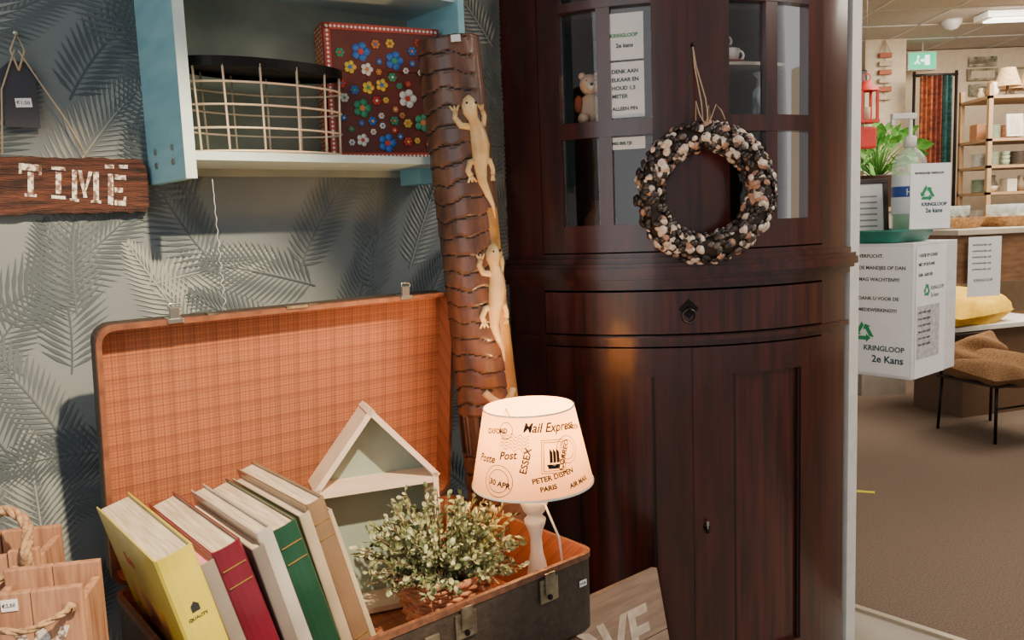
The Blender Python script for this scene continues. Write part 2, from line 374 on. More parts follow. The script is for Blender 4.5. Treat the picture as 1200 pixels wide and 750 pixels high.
# wire basket
mb=MB(); cx,cy,ax,ay,z0,z1=-.374,-.138,.168,.075,1.504,1.68
def ell(z,f=1,n=48): return [(cx+ax*f*cos(2*pi*i/n),cy+ay*f*sin(2*pi*i/n),z) for i in range(n)]
for z,f in ((z0+.002,.96),(z0+.045,.97),(z0+.088,.98),(z0+.13,.99)): mb.tube(ell(z,f),.0022,M_copper,6,closed=True)
for i in range(14):
    a=2*pi*i/14; P=[(cx+ax*f*cos(a),cy+ay*f*sin(a),z) for z,f in ((z0+.002,.96),(z0+.045,.97),(z0+.088,.98),(z0+.165,1))]; mb.tube(P,.0022,M_copper,6)
for i in range(-3,4):
    yy=cy+ay*.86*i/4; hx=ax*.96*math.sqrt(1-(i*.86/.96/4)**2); mb.tube([(cx-hx,yy,z0+.002),(cx+hx,yy,z0+.002)],.0016,M_copper,6)
mb.loops([ell(z1-.018,1.0),ell(z1-.018,1.02),ell(z1,1.03),ell(z1,1.01),ell(z1-.018,1.0)],[M_black]*4)
mb.loops([ell(z1-.008,.2),ell(z1-.008,1.01)],[mat('basket_lid',(40,36,36),.5)],cap0=M_black)
mb.obj('wire_basket',WF)
# floral box
mb=MB(); bx=FR((-.382,1.823,1.503),(.906,.423,0),(-.423,.906,0)); w,d,h=.262,.075,.29
M_bx=mat('box_maroon',(104,44,32),.5,c2=(92,36,28)); M_bx2=mat('box_border',(182,66,48),.5)
fc=[mat('fl_'+n,c,.5) for n,c in (('white',(235,230,220)),('red',(205,60,45)),('blue',(50,110,190)),('green',(60,150,110)),('yellow',(225,190,70)),('orange',(220,130,70)))]
mb.box((0,0,0),(w,d,h*.72),M_bx,bev=.002); mb.box((-.002,-.002,h*.66),(w+.002,d+.002,h),M_bx,bev=.002)
Tf=Tr(0,-.0028,0)@Rx(pi/2)
mb.box((0,0,-.0004),(w,.014,.0006),M_bx2,Tf); mb.box((0,h-.014,-.0004),(w,h,.0006),M_bx2,Tf); mb.box((0,0,-.0004),(.014,h,.0006),M_bx2,Tf); mb.box((w-.014,0,-.0004),(w,h,.0006),M_bx2,Tf)
for i in range(28):
    for yy in (.007,h-.007): mb.cyl(.003,0,.0012,fc[0],8,Tf@Tr(.006+i*.0092,yy,0))
for i in range(31):
    for xx in (.007,w-.007): mb.cyl(.003,0,.0012,fc[0],8,Tf@Tr(xx,.006+i*.0092,0))
Tside=FR((-.0028,d,0),(0,-1,0),(0,0,1))
mb.box((0,0,-.0004),(d,h,.0004),M_bx2,Tside)
for i in range(31):
    for j in range(5): mb.cyl(.003,0,.0009,fc[4] if (i+j)%2 else fc[0],6,Tside@Tr(.008+j*.0148,.006+i*.0092,0))
def flower(mb,T,r,m,c):
    for k in range(5 if r>.011 else 6):
        n=5 if r>.011 else 6; a=2*pi*k/n; mb.lathe([(0.0001,0),(r*.42,0),(r*.42,.0006),(.0001,.0006)],m,10,T@Rz(a)@Tr(r*.6,0,0))
    mb.cyl(r*.3,0,.0012,c,10,T)
pl=[]
for i in range(500):
    x=random.uniform(.03,w-.03);y=random.uniform(.03,h-.03);r=.021 if i<14 else random.choice((.014,.010,.007))
    if all((x-a)**2+(y-b)**2>(r+c+.004)**2 for a,b,c in pl): pl.append((x,y,r))
for x,y,r in pl: m=random.choice(fc[:4] if r>.02 else fc); flower(mb,Tf@Tr(x,y,0),r,m,random.choice([q for q in fc if q!=m]))
mb.obj('floral_gift_box',bx)

# ------------------------------------------------------------------ TIME sign, slate tag
M_old=mat('old_wood',(96,54,40),.8,c2=(42,26,22),scale=9,stretch=(1.5,8,14),bump=.7,bscale=40)
mb=MB(); n=24; zc=1.452
top=[];bot=[]
for i in range(n+1):
    s=-.90+.325*i/n; top.append((s,zc+.050+random.uniform(-.002,.002))); bot.append((s,zc-.053+random.uniform(-.002,.002)))
top[-1]=(-.578,zc+.03); bot[-1]=(-.58,zc-.04)
mb.poly([(a,b) for a,b in bot]+[(a,b) for a,b in top[::-1]],.004,.024,M_old,Rx(pi/2)); 
M_chalk=mat('chalk_paint',(218,212,202),.8,c2=(120,92,80),scale=110,lo=.48,hi=.58)
Tf=Tr(0,-.0245,0)@Rx(pi/2)
def stencil(ch,x,z,h):
    t=h*.2; B=lambda a,b,c,d: mb.box((a,b,0),(c,d,.001),M_chalk,Tf@Tr(x,z,0)@Rz(-.09))
    if ch=='T': B(0,h-t,h*.62,h); B(h*.24,0,h*.40,h-t*1.25); B(h*.16,0,h*.48,t*.45); B(0,h*.68,t*.4,h); B(h*.62-t*.4,h*.68,h*.62,h)
    if ch=='I': B(0,h-t*.5,h*.4,h); B(h*.12,t*.8,h*.28,h-t*.8); B(0,0,h*.4,t*.5)
    if ch=='M':
        B(0,0,h*.14,h); B(h*.62,0,h*.78,h); B(-h*.06,0,h*.2,t*.45); B(h*.55,0,h*.85,t*.45)
        for a,b in ((h*.16,h*.38),(h*.6,h*.38)):
            mb.add([(a,h,0),(a+h*.12*(1 if b>a else -1),h,0),(b+h*.06*(1 if b>a else -1),h*.15,0),(b-h*.04,h*.15,0)],[(0,1,2,3)],M_chalk,False,Tf@Tr(x,z,.0008)@Rz(-.09))
    if ch=='E': B(0,0,h*.16,h); B(h*.2,h-t*.8,h*.55,h); B(h*.2,h*.42,h*.45,h*.58); B(h*.2,0,h*.55,t*.8); B(h*.47,0,h*.55,h*.3)
for ch,x,dz in (('T',-.804,-.020),('I',-.752,-.025),('M',-.718,-.031),('E',-.656,-.038)): stencil(ch,x,zc+dz,.059)
for x in (-.655,-.63): mb.box((x,zc+.031,0),(x+.016,zc+.038,.001),M_chalk,Tf)
mb.obj('wooden_time_sign',WF)
mb=MB(); M_slate=mat('slate',(50,52,62),.6); c0=(-.782,-.012,1.61)
T=Tr(*c0)@Rx(pi/2)
mb.poly([(-.03,-.055),(.026,-.055),(.026,.045),(.010,.062),(-.012,.062),(-.03,.045)],0,.006,M_slate,T)
mb.poly([(-.010,-.02),(.016,-.018),(.015,-.002),(-.011,-.004)],.006,.0068,M_paper_w,T); addtext(mb,'€1,50',.009,M_ink,T@Tr(-.009,-.014,.0069))
mb.tube([(c0[0],-.02,1.655),(c0[0]+.012,-.022,1.69),(c0[0]+.002,-.02,1.72),(c0[0]-.010,-.02,1.69),(c0[0],-.02,1.655)],.002,M_twine)
mb.tube([(c0[0]+.002,-.022,1.69),(c0[0]+.03,-.02,1.64),(c0[0]+.07,-.02,1.57),(c0[0]+.10,-.02,1.50)],.0015,M_twine)
mb.tube([(c0[0]-.004,-.022,1.69),(c0[0]-.03,-.02,1.62),(c0[0]-.04,-.02,1.505)],.0015,M_twine)
mb.ball((c0[0]+.002,-.012,1.722),.006,M_steel)
mb.obj('slate_tag',WF)
mb=MB(); pts=[]
for i in range(70):
    f=i/69; pts.append((-.515+.004*sin(i*1.1)*f+.012*f,-.20+.02*f+.003*cos(i*1.1)*f,1.452-.27*f))
mb.tube(pts,.0007,mat('ribbon_white',(190,195,195),.5),6); mb.obj('curling_ribbon',WF)

# ------------------------------------------------------------------ TABLE under suitcase
SF=FR(SC,E1,-E2)
M_tab=mat('table_wood',(120,90,66),.6,c2=(84,60,44),scale=8,stretch=(1,10,10))
mb=MB(); mb.box((-.55,-.56,.525),(.70,.02,.553),M_tab,bev=.003)
for x in (-.5,.60):
    for y in (-.50,-.04): mb.box((x,y,0),(x+.05,y+.05,.525),M_tab,bev=.003)
mb.box((-.48,-.49,.46),(.62,-.47,.525),M_tab); mb.box((-.48,-.03,.46),(.62,-.01,.525),M_tab)
mb.obj('display_table',SF)

# ------------------------------------------------------------------ SUITCASE
case=empty('vintage_suitcase',SF@Vector((.37,-.24,.56)))
ZB,ZR=.556,.716
def tray(mb,w,d,z0,z1,t,r,mo,mr,ml):
    L=[rrect(.006,-d+.006,w-.006,-.006,r,z0),rrect(0,-d,w,0,r,z0+.008),rrect(0,-d,w,0,r,z1-.012),rrect(-.002,-d-.002,w+.002,.002,r,z1-.011),rrect(-.002,-d-.002,w+.002,.002,r,z1),
       rrect(t,-d+t,w-t,-t,max(.004,r-t),z1),rrect(t,-d+t,w-t,-t,max(.004,r-t),z0+t)]
    mb.loops(L,[mo,mo,mo,mr,mr,ml],cap0=mo,cap1=ml)
mb=MB(); tray(mb,SL,SW,ZB,ZR,.007,.03,M_case,M_caserim,M_plaid)
M_lock=mat('lock_metal',(160,150,128),.4,.8,c2=(110,100,84),scale=40)
TFr=FR((0,-SW-.002,0),(1,0,0),(0,0,1))
for s in (.62,.43):
    T=TFr@Tr(s,0,0)
    mb.box((-.022,.655,0),(.022,.70,.004),M_lock,T,bev=.0015); mb.box((-.012,.672,.004),(.012,.712,.008),M_lock,T,bev=.001)
    mb.cyl(.005,.004,.007,M_black,12,T@Tr(0,.664,0))
for s in (.36,.20): mb.box((s-.014,.652,0),(s+.014,.684,.006),M_lock,TFr,bev=.0015)
mb.tube([(.35,-SW-.008,.668),(.345,-SW-.03,.655),(.31,-SW-.035,.65),(.25,-SW-.035,.65),(.215,-SW-.03,.655),(.21,-SW-.008,.668)],.007,M_case,8)
T=FR((.70,-SW-.002,.655),(1,0,0),(0,0,1)); mb.box((0,0,0),(.018,.012,.001),M_paper_w,T); addtext(mb,'€7,50',.006,M_ink,T@Tr(.001,.004,.0012))
mb.obj('suitcase_base',SF,case)
LT=-.123; up=(-sin(LT)*E2+cos(LT)*UP)
LF=FR(SC+Vector((0,0,ZR+.004)),E1,up)
mb=MB(); LF2=LF@Tr(0,SW,0)
tray(mb,SL,SW,-.055,0,.007,.03,M_case,M_lidrim,M_plaid)
for s in (.13,.615):
    mb.box((s-.014,-.004,-.02),(s+.014,.004,.004),M_steel,bev=.001); mb.box((s-.009,0,-.006),(s+.009,.024,.001),M_steel,bev=.001)
    mb.tube([(s-.01,.022,-.002),(s-.01,.030,-.004),(s+.01,.030,-.004),(s+.01,.022,-.002)],.002,M_steel)
for s in (.20,.40): mb.box((s-.01,-.002,-.024),(s+.01,.005,-.004),M_lock,bev=.001)
mb.box((.34,.0,-.006),(.385,.006,.003),M_lock,bev=.001)
mb.obj('suitcase_lid',LF2,case)
mb=MB()
mb.tube([SF@Vector((.02,-.10,ZR)),SF@Vector((.018,-.06,ZR+.05)),LF@Vector((.012,.12,.003))],.0025,M_lock)
for s in (.15,.37,.6): mb.tube([SF@Vector((s-.02,.004,ZR+.002)),SF@Vector((s+.02,.004,ZR+.002))],.005,M_lock)
mb.obj('hinge_stay',None,case)

# ------------------------------------------------------------------ BOOKS
mb=MB()
books=[(.056,.335,.325,(226,208,66),.045),
 (.022,.310,.30,(150,140,128),.07),
 (.046,.325,.31,(112,30,48),.06),
 (.020,.310,.29,(130,120,114),.08),
 (.026,.330,.30,(196,192,184),.055),
 (.044,.325,.30,(30,76,56),.05),
 (.020,.330,.29,(190,174,148),.045),
 (.034,.345,.30,(140,112,86),.03),
 (.012,.320,.28,(205,190,160),.04)]
M_pink=mat('page_pink',(230,150,165),.7)
x=.058; lean=.25
for i,(t,h,w,c,w0) in enumerate(books):
    mc=mat('cover_%d'%i,c,.28,c2=tuple(v*.88 for v in c),scale=9,coat=.5)
    T=Tr(x,-w0,.566)@Ry(-lean-.012*(i%3))
    cv=.0025
    mb.box((0,-w,0),(cv,0,h),mc,T,bev=.0008); mb.box((t-cv,-w,0),(t,0,h),mc,T,bev=.0008)
    n=6;sp=[(t/2-cos(pi*j/n)*t/2,-w-sin(pi*j/n)*t*.14) for j in range(n+1)]+[(t/2+cos(pi*j/n)*(t/2-cv),-w+cv-sin(pi*j/n)*t*.12) for j in range(n+1)]
    mb.poly(sp,0,h,mc,T)
    mb.box((cv,-w+cv,.004),(t-cv,-.005,h-.006),M_cream if i!=1 else M_pink,T)
    if t>.03:
        Tt=T@FR((t/2,-w-t*.145,h*.8),(1,0,0),(0,0,1))
        if i==0:
            mb.poly([(-.006,0),(.006,0),(.006,.01),(0,.016),(-.006,.01)],0,.0006,M_ink,Tt@Tr(0,-.03,0)); addtext(mb,'QUALITY',.007,M_ink,Tt@Tr(0,-.042,0),align='CENTER')
        else:
            for zz in (-.2,.0,.03): mb.box((-t*.4,zz,0),(t*.4,zz+.002,.0005),mat('gilt',(190,150,80),.4,.6),Tt)
    if i==0:
        Tc=T@FR((-.0004,0,0),(0,-1,0),(0,0,1))
        M_pic=mat('cover_photo',(216,170,60),.3,c2=(90,40,50),scale=14,detail=2)
        mb.box((.06,.06,-.0002),(.24,.21,.0004),M_pic,Tc)
        addtext(mb,'foto',.03,mat('cv_red',(190,90,70),.4),Tc@Tr(.1,.26,.0004))
    x+=t*1.03/cos(lean)+.0015
mb.obj('photo_album_row',SF)

# ------------------------------------------------------------------ HOUSE BOX
mb=MB(); M_hs=mat('house_cream',(226,204,182),.65); M_hi=mat('house_inner',(146,164,152),.7)
hw,hd,he,ha,tk=.25,.085,.275,.425,.011
HFm=FR((-.398,1.560,.568),(.933,.36,0),(-.36,.933,0))
def slab(p,q,n,m):
    vs=[(p[0],0,p[1]),(q[0],0,q[1]),(q[0]+n[0]*tk,0,q[1]+n[1]*tk),(p[0]+n[0]*tk,0,p[1]+n[1]*tk)]
    vs+= [(a,hd,c) for a,b,c in vs]
    mb.add(vs,[(0,1,2,3),(7,6,5,4),(0,1,5,4),(1,2,6,5),(2,3,7,6),(3,0,4,7)],m)
mb.box((0,0,0),(tk,hd,he),M_hs); mb.box((hw-tk,0,0),(hw,hd,he),M_hs); mb.box((0,0,0),(hw,hd,tk),M_hs)
ax_=hw*.47
for (p,q) in (((-.004,he-.004),(ax_,ha)),((hw+.004,he-.004),(ax_,ha))):
    dx,dz=q[0]-p[0],q[1]-p[1]; l=math.hypot(dx,dz); nx,nz=dz/l,-dx/l
    if nz>0: nx,nz=-nx,-nz
    slab(p,q,(nx,nz),M_hs)
mb.box((tk,.001,he-.02),(hw-tk,hd,he-.009),M_hs)
mb.poly([(tk,tk),(hw-tk,tk),(hw-tk,he),(ax_,ha-.02),(tk,he)],0,.004,M_hi,Tr(0,hd,0)@Rx(pi/2))
mb.obj('house_shaped_shelf_box',HFm)

# ------------------------------------------------------------------ PLANT
pb=SF@Vector((.522,-.29,.566))
mb=MB(); M_wk=mat('wicker',(196,134,92),.7,c2=(138,86,58),scale=40)
KH=13
for j in range(KH):
    z=.006+j*.0092; r=.064+.030*(j/11)
    mb.tube([(( r+.0035*((k+j)%2*2-1))*cos(2*pi*k/36),(r+.0035*((k+j)%2*2-1))*sin(2*pi*k/36),z) for k in range(36)],.0048,M_wk,6,closed=True)
for k in range(18): a=2*pi*k/18; mb.tube([(.064*cos(a),.064*sin(a),0),(.097*cos(a),.097*sin(a),.125)],.003,M_wk,6)
for ph in (0,pi/3,2*pi/3):
    mb.tube([((.099+.004*cos(12*t*2*pi/72+ph))*cos(2*pi*t/72),(.099+.004*cos(12*t*2*pi/72+ph))*sin(2*pi*t/72),.127+.004*sin(12*t*2*pi/72+ph)) for t in range(72)],.0045,M_wk,6,closed=True)
mb.cyl(.060,.001,.006,M_wk); mb.cyl(.088,.105,.11,mat('moss_soil',(62,52,38),.9))
M_l1=mat('leaf_sage',(150,156,110),.65,c2=(116,126,82),scale=50); M_l2=mat('leaf_pale',(192,194,152),.65); M_l3=mat('leaf_deep',(86,100,60),.65); M_st=mat('stem',(102,86,58),.8)
for i in range(210):
    a=random.uniform(0,2*pi); el=math.asin(random.uniform(.10,1)); L=random.uniform(.095,.150)
    d=Vector((cos(a)*cos(el),sin(a)*cos(el),sin(el)*1.0)); o=Vector((cos(a)*.03,sin(a)*.03,.115))
    pts=[o+d*L*t+Vector((0,0,.012*sin(t*2))) for t in (0,.33,.66,1)]
    mb.tube(pts,.0011,M_st,4)
    for k in range(16):
        t=.25+.75*k/15; p=o+d*L*t+Vector((0,0,.012*sin(t*2)))
        ld=(d+Vector([random.gauss(0,.8) for _ in range(3)])).normalized(); sd=ld.orthogonal().normalized(); sd=Matrix.Rotation(random.uniform(0,6.3),3,ld)@sd
        s=random.uniform(.010,.017); nn=ld.cross(sd)
        vs=[p,p+ld*s*.45+sd*s*.32,p+ld*s*.8+sd*s*.24,p+ld*s,p+ld*s*.8-sd*s*.24,p+ld*s*.45-sd*s*.32,p+ld*s*.5+nn*s*.12]
        mb.add(vs,[(0,1,6),(1,2,6),(2,3,6),(3,4,6),(4,5,6),(5,0,6)],random.choice((M_l1,M_l1,M_l2,M_l3)))
mb.obj('potted_shrub_in_wicker_basket',Tr(*pb),recalc=False)

# ------------------------------------------------------------------ TABLE LAMP
lp=SF@Vector((.685,-.385,.565)); lamp=empty('table_lamp',lp)
LM=Tr(*lp)@Ry(-.02)
M_lw=mat('lamp_white',(240,234,218),.45)
mb=MB(); mb.lathe([(0,0),(.046,0),(.048,.008),(.044,.016),(.022,.022),(.014,.032),(.012,.05),(.016,.062),(.019,.085),(.015,.112),(.011,.13),(.010,.16),(.013,.176),(.017,.186),(.019,.196),(.012,.204),(.018,.212),(.0235,.226),(.0235,.236),(.014,.242),(.010,.25),(.010,.27),(0,.27)],M_lw,32,Matrix.Diagonal((1.15,1.15,1.04,1)))
mb.lathe([(.0,.27),(.013,.27),(.013,.31),(0,.31)],M_white,16)
mb.ball((0,0,.340),.024,mat('bulb',(255,214,140),.4,emit=30),seg=16,sc=(1,1,1.15))
for k in range(3): a=2*pi*k/3; mb.tube([(0,0,.315),(.09*cos(a),.09*sin(a),.41)],.0012,M_steel,5)
mb.obj('lamp_base',LM,lamp)
m,nt,N,L=nm('shade_fabric'); b=N['Principled BSDF']; b.inputs['Base Color'].default_value=srgb((218,190,158)); b.inputs['Roughness'].default_value=.9
tl=N.new('ShaderNodeBsdfTranslucent'); tl.inputs[0].default_value=srgb((246,186,120)); mx=N.new('ShaderNodeMixShader'); mx.inputs[0].default_value=.34
no=N.new('ShaderNodeTexNoise'); no.inputs['Scale'].default_value=400; bp=N.new('ShaderNodeBump'); bp.inputs['Strength'].default_value=.15; L.new(no.outputs[0],bp.inputs['Height']); L.new(bp.outputs[0],b.inputs['Normal'])
L.new(b.outputs[0],mx.inputs[1]); L.new(tl.outputs[0],mx.inputs[2]); L.new(mx.outputs[0],N['Material Output'].inputs[0]); M_shade=m
zb,zt,rb,rtp=.278,.432,.119,.088
mb=MB(); mb.lathe([(rb,zb),(rtp,zt)],M_shade,64)
mb.lathe([(rb+.0006,zb),(rb+.001,zb+.004),(rb-.0008,zb+.004)],M_lw,64); mb.lathe([(rtp+.0006,zt-.003),(rtp+.001,zt),(rtp-.001,zt)],M_lw,64)
mb.obj('lamp_shade',LM,lamp,recalc=False)
mb=MB(); M_pr=mat('shade_print',(24,18,16),.9)
def wrap(vs,fs,ang,z,rot=0):
    R_=Matrix.Rotation(rot,3,'Z'); out=[]
    for v in vs:
        q=R_@Vector((v.x,v.y,0)); zz=z+q.y; r=rb+(rtp-rb)*(zz-zb)/(zt-zb)+.0007; a=ang+q.x/.105; out.append((r*cos(a),r*sin(a),zz))
    mb.add(out,fs,M_pr)
A0=-pi/2
for t,sz,an,z,rot,sh in (('Mail Express',.024,A0-.16,zb+.126,-.06,.3),('ESSEX',.018,A0-.12,zb+.050,1.3,0),('PETER DISPEN',.013,A0-.02,zb+.033,.12,0),('PARIS',.012,A0+.1,zb+.018,.1,0),('CORREO',.014,A0+.52,zb+.05,1.1,0),('30 APR',.014,A0-.8,zb+.03,-.15,0),('OXFORD',.013,A0-.98,zb+.118,.1,0),('Post',.020,A0-.62,zb+.075,.1,.3),('LONDON',.012,A0+.75,zb+.122,-.2,0),('Poste',.02,A0-1.15,zb+.065,.05,.3),('AIR MAIL',.012,A0+.62,zb+.015,.1,0)):
    vs,fs=textmesh(t,sz,ext=0,shear=sh,bold=.0005); wrap(vs,fs,an,z,rot)
def ringtxt(ang,z,r,wd=.0013):
    for k in range(40):
        a=2*pi*k/40;b2=2*pi*(k+1)/40
        wrap([Vector((cos(a)*r,sin(a)*r,0)),Vector((cos(b2)*r,sin(b2)*r,0)),Vector((cos(b2)*(r+wd),sin(b2)*(r+wd),0)),Vector((cos(a)*(r+wd),sin(a)*(r+wd),0))],[(0,1,2,3)],ang,z)
for an,z,r in ((A0-.62,zb+.036,.028),(A0-.62,zb+.036,.020),(A0+.7,zb+.085,.024),(A0+.7,zb+.085,.017),(A0-.5,zb+.128,.014)): ringtxt(an,z,r)
for k in range(5):
    P=[]
    for i in range(24):
        xx=-.055+.0026*i; P.append(Vector((xx,.003*sin(i*.9)+k*.006,0)))
    for i in range(23): wrap([P[i],P[i+1],P[i+1]+Vector((0,.0013,0)),P[i]+Vector((0,.0013,0))],[(0,1,2,3)],A0-.10,zb+.092,-.12)
def ln(p,q,wd,ang,z,rot):
    p=Vector((*p,0));q=Vector((*q,0)); d=(q-p); n=max(1,int(d.length/.006)); nn=Vector((-d.y,d.x,0)).normalized()*wd
    for i in range(n):
        a=p+d*i/n;b_=p+d*(i+1)/n; wrap([a,b_,b_+nn,a+nn],[(0,1,2,3)],ang,z,rot)
an,zz=A0+.14,zb+.050
for o in (0,.004):
    w_,h_=.048-o,.060-o
    for p,q in (((o,o),(w_,o)),((w_,o),(w_,h_)),((w_,h_),(o,h_)),((o,h_),(o,o))): ln(p,q,.0013,an,zz,-.08)
wrap([Vector(p+(0,)) for p in ((.010,.016),(.038,.016),(.034,.008),(.014,.008))],[(0,1,2,3)],an,zz,-.08)
for xx in (.016,.023,.030): wrap([Vector(p+(0,)) for p in ((xx,.018),(xx+.006,.020),(xx+.006,.038),(xx,.045))],[(0,1,2,3)],an,zz,-.08)
mb.obj('shade_lettering',LM,lamp,recalc=False)
ld=bpy.data.lights.new('lamp_bulb_light','POINT'); ld.energy=8.5; ld.color=(1,.58,.25); ld.shadow_soft_size=.03
o=bpy.data.objects.new('lamp_bulb_light',ld); bpy.context.collection.objects.link(o); o.parent=lamp; o.location=(0,0,.388)
mb=MB(); mb.tube([LM@Vector((.02,-.02,.24)),LM@Vector((.045,-.02,.17)),LM@Vector((.05,0,.10)),LM@Vector((.05,.03,.05))],.0022,M_lw); 
mb.obj('lamp_cord',None,lamp)

# ------------------------------------------------------------------ TIKI POST
M_tk=mat('tiki_brown',(112,72,50),.42,c2=(74,46,34),scale=10,stretch=(4,4,1),coat=.3,bump=.05); M_tkd=mat('tiki_groove',(30,20,18),.7); M_tkl=mat('tiki_light',(206,156,80),.4,c2=(156,104,54),scale=12,coat=.3); M_liz=mat('lizard_wood',(236,206,148),.45,c2=(212,168,106),scale=25,coat=.3)
mb=MB(); Ht=1.75
TK=FR(Vector((.0,1.86,0)),(1,0,.066),(0,1,.026))
NR,NS=460,80; vs=[]
def tbase(z): return .070*(1-.07*(z/Ht))*(1+.02*sin(z*9))
def twav(a,z): return z+.006*sin(2*a+z*9)+.003*sin(5*a-z*23+1)+.0015*sin(9*a+z*40)
def tfr(a,z): return (twav(a,z)/.038)%1
for j in range(NR+1):
    z=Ht*j/NR
    for i in range(NS):
        a=2*pi*i/NS; aa=((a+pi)%(2*pi)-pi); fr=tfr(a,z)
        if not(-.75<aa<.9):
            if .84<z<.93: d=-.007 if (a*7)%1<.35 else .002
            elif fr<.09: d=-.004
            else: d=.002*(1-(fr-.09)/.91)
        else: d=.002
        r=tbase(z)+d
        vs.append((r*cos(a),r*sin(a)*.8,z))
for j in range(NR):
    for i in range(NS):
        a=2*pi*(i+.5)/NS; z=Ht*(j+.5)/NR; aa=((a+pi)%(2*pi)-pi); fr=tfr(a,z)
        if not(-.75<aa<.9):
            if .84<z<.93: m=M_tkd if (a*7)%1<.35 else M_tk
            else: m=M_tkd if fr<.09 else M_tk
        else: m=M_tkl if (z<1.36+.05*sin(z*20) and z>.95) else M_tk
        k=mb.mi(m); i2=(i+1)%NS
        mb.f.append([j*NS+i,j*NS+i2,(j+1)*NS+i2,(j+1)*NS+i]); mb.m.append(k); mb.sm.append(True)
mb.v=[Vector(v) for v in vs]; mb.f.append([NR*NS+i for i in range(NS)]); mb.m.append(mb.mi(M_tk)); mb.sm.append(False)
post=mb.obj('carved_tiki_post',TK)
def tsurf(u,z,off=.004):
    a=-.88+u/.062; r=tbase(z)+off; return Vector((r*cos(a),r*sin(a)*.8,z))
def lizard(zc,flip,sc,tw):
    mb=MB()
    def tp(P,rs,n=8):
        mb.tube([tsurf((u+tw*z)*sc,zc+z*sc*flip,.003) for u,z in P],1,M_liz,n,rs=[r*sc for r in rs])
    tp([(.004,.140),(.002,.132),(0,.118),(-.001,.104),(.002,.088),(.006,.058),(.005,.03),(0,.005),(-.006,-.02),(-.008,-.05),(.0,-.08),(.010,-.105),(.012,-.135)],[.004,.013,.018,.017,.012,.019,.022,.020,.015,.011,.008,.005,.0015])
    for s_ in (-1,1):
        for z0_,kz in ((.070,1),(.0,-1)):
            tp([(0,z0_),(s_*.026,z0_+kz*.006),(s_*.034,z0_+kz*.024),(s_*.030,z0_+kz*.036)],[.009,.008,.007,.007],6)
            for f in (-1,0,1): tp([(s_*.030,z0_+kz*.034),(s_*.030+f*.009,z0_+kz*.050)],[.004,.0025],5)
    for s_ in (-1,1):
        p=tsurf((tw*.118+s_*.008)*sc,zc+.122*sc*flip,.017); mb.ball(p,.003,M_tkd,seg=8)
    mb.obj('carved_lizard',TK,post)
lizard(1.490,1,.95,-.12); lizard(1.175,1,.95,.05)
mb=MB(); mb.tube([tsurf(-.045+.0045*i,.985-.03*sin(i*.2),.002) for i in range(16)],.009,M_liz,8); mb.obj('carved_tail',TK,post)
mb=MB(); T=TK@Tr(0,0,Ht-.012)
mb.box((.01,-.061,-.006),(.03,-.058,.008),M_paper_w,T); mb.obj('price_tag',None,post)

# ------------------------------------------------------------------ crates with rope handle
M_cr=mat('crate_pine',(190,140,106),.7,c2=(148,104,80),scale=9,stretch=(10,10,1),bump=.2)
M_rope=mat('rope',(190,152,112),.9,c2=(142,108,78),scale=120,bump=.5)
def rope(mb,pts,r,T=None):
    P=[Vector(p) for p in pts]; out=[]
    for i in range(len(P)-1):
        a=P[max(0,i-1)];b=P[i];c=P[i+1];d=P[min(len(P)-1,i+2)]
        for k in range(8):
            t=k/8; out.append(.5*((2*b)+(-a+c)*t+(2*a-5*b+4*c-d)*t*t+(-a+3*b-3*c+d)*t**3))
    out.append(P[-1])
    for s in range(3):
        q=[]
        for i,p in enumerate(out):
            t=(out[min(i+1,len(out)-1)]-out[max(0,i-1)]).normalized(); a=t.cross(Vector((.3,.9,.3))).normalized(); b=t.cross(a); w=i*.6+s*2*pi/3
            q.append(p+a*cos(w)*r*.55+b*sin(w)*r*.55)
        mb.tube(q,r*.6,M_rope,6,T)
def crate(name,org,dirx,w,d,h,letter):
    mb=MB(); F=FR(org,dirx,Vector((-dirx[1],dirx[0],0)))
    t=.012
    for y in (0,d-t):
        for k in range(2): mb.box((k*w/2+.0005,y,0),((k+1)*w/2-.0005,y+t,h),M_cr,bev=.002)
        mb.box((0,y-(.008 if y==0 else -t),.03),(w,y+(0 if y==0 else t+.008),.06),M_cr,bev=.001)
    for x in (0,w-t): mb.box((x,t,0),(x+t,d-t,h*.93),M_cr,bev=.002)
    mb.box((t,t,0),(w-t,d-t,.01),M_cr)
    addtext(mb,letter,.060,M_chalk,Tr(w*.34,-.0012,h-.098)@Rx(pi/2),bold=.003)
    rope(mb,[(w*.12,-.004,h-.030),(w*.16,-.020,h-.036),(w*.5,-.030,h-.042),(w*.82,-.020,h-.030),(w*.88,-.004,h-.026)],.0045)
    for x in (.12,.88): mb.lathe([(.008,0),(.010,.004),(.005,.006)],M_rope,12,Tr(w*x,-.002,h-.028)@Rx(pi/2))
    mb.box((w*.22,-.0016,h-.024),(w*.38,-.0002,h-.008),M_paper_w); addtext(mb,'€2,50',.007,M_ink,Tr(w*.23,-.0018,h-.018)@Rx(pi/2))
    o=mb.obj(name,F); return o
crate('wooden_rope_crate',(-.735,1.055,.554),(.98,.2,0),.13,.10,.322,'W')
mb=MB(); F=FR((-.875,1.19,.554),(.98,.2,0),(-.2,.98,0))
for k in range(3): mb.box((k*.045,0,0),(k*.045+.043,.012,.325-.006*(k%2)),M_cr,bev=.002); mb.box((k*.045,.10,0),(k*.045+.043,.112,.325),M_cr,bev=.002)
for x in (0,.122): mb.box((x,.012,0),(x+.012,.10,.31),M_cr,bev=.002)
mb.box((.0,0,0),(.134,.112,.01),M_cr)
rope(mb,[(.03,.0,.29),(.025,-.01,.32),(.04,.03,.36),(.075,.05,.375),(.11,.03,.355),(.12,-.01,.32),(.118,0,.29)],.008)
rope(mb,[(.02,-.01,.29),(.06,-.02,.275),(.1,-.015,.30),(.125,-.01,.29)],.006)
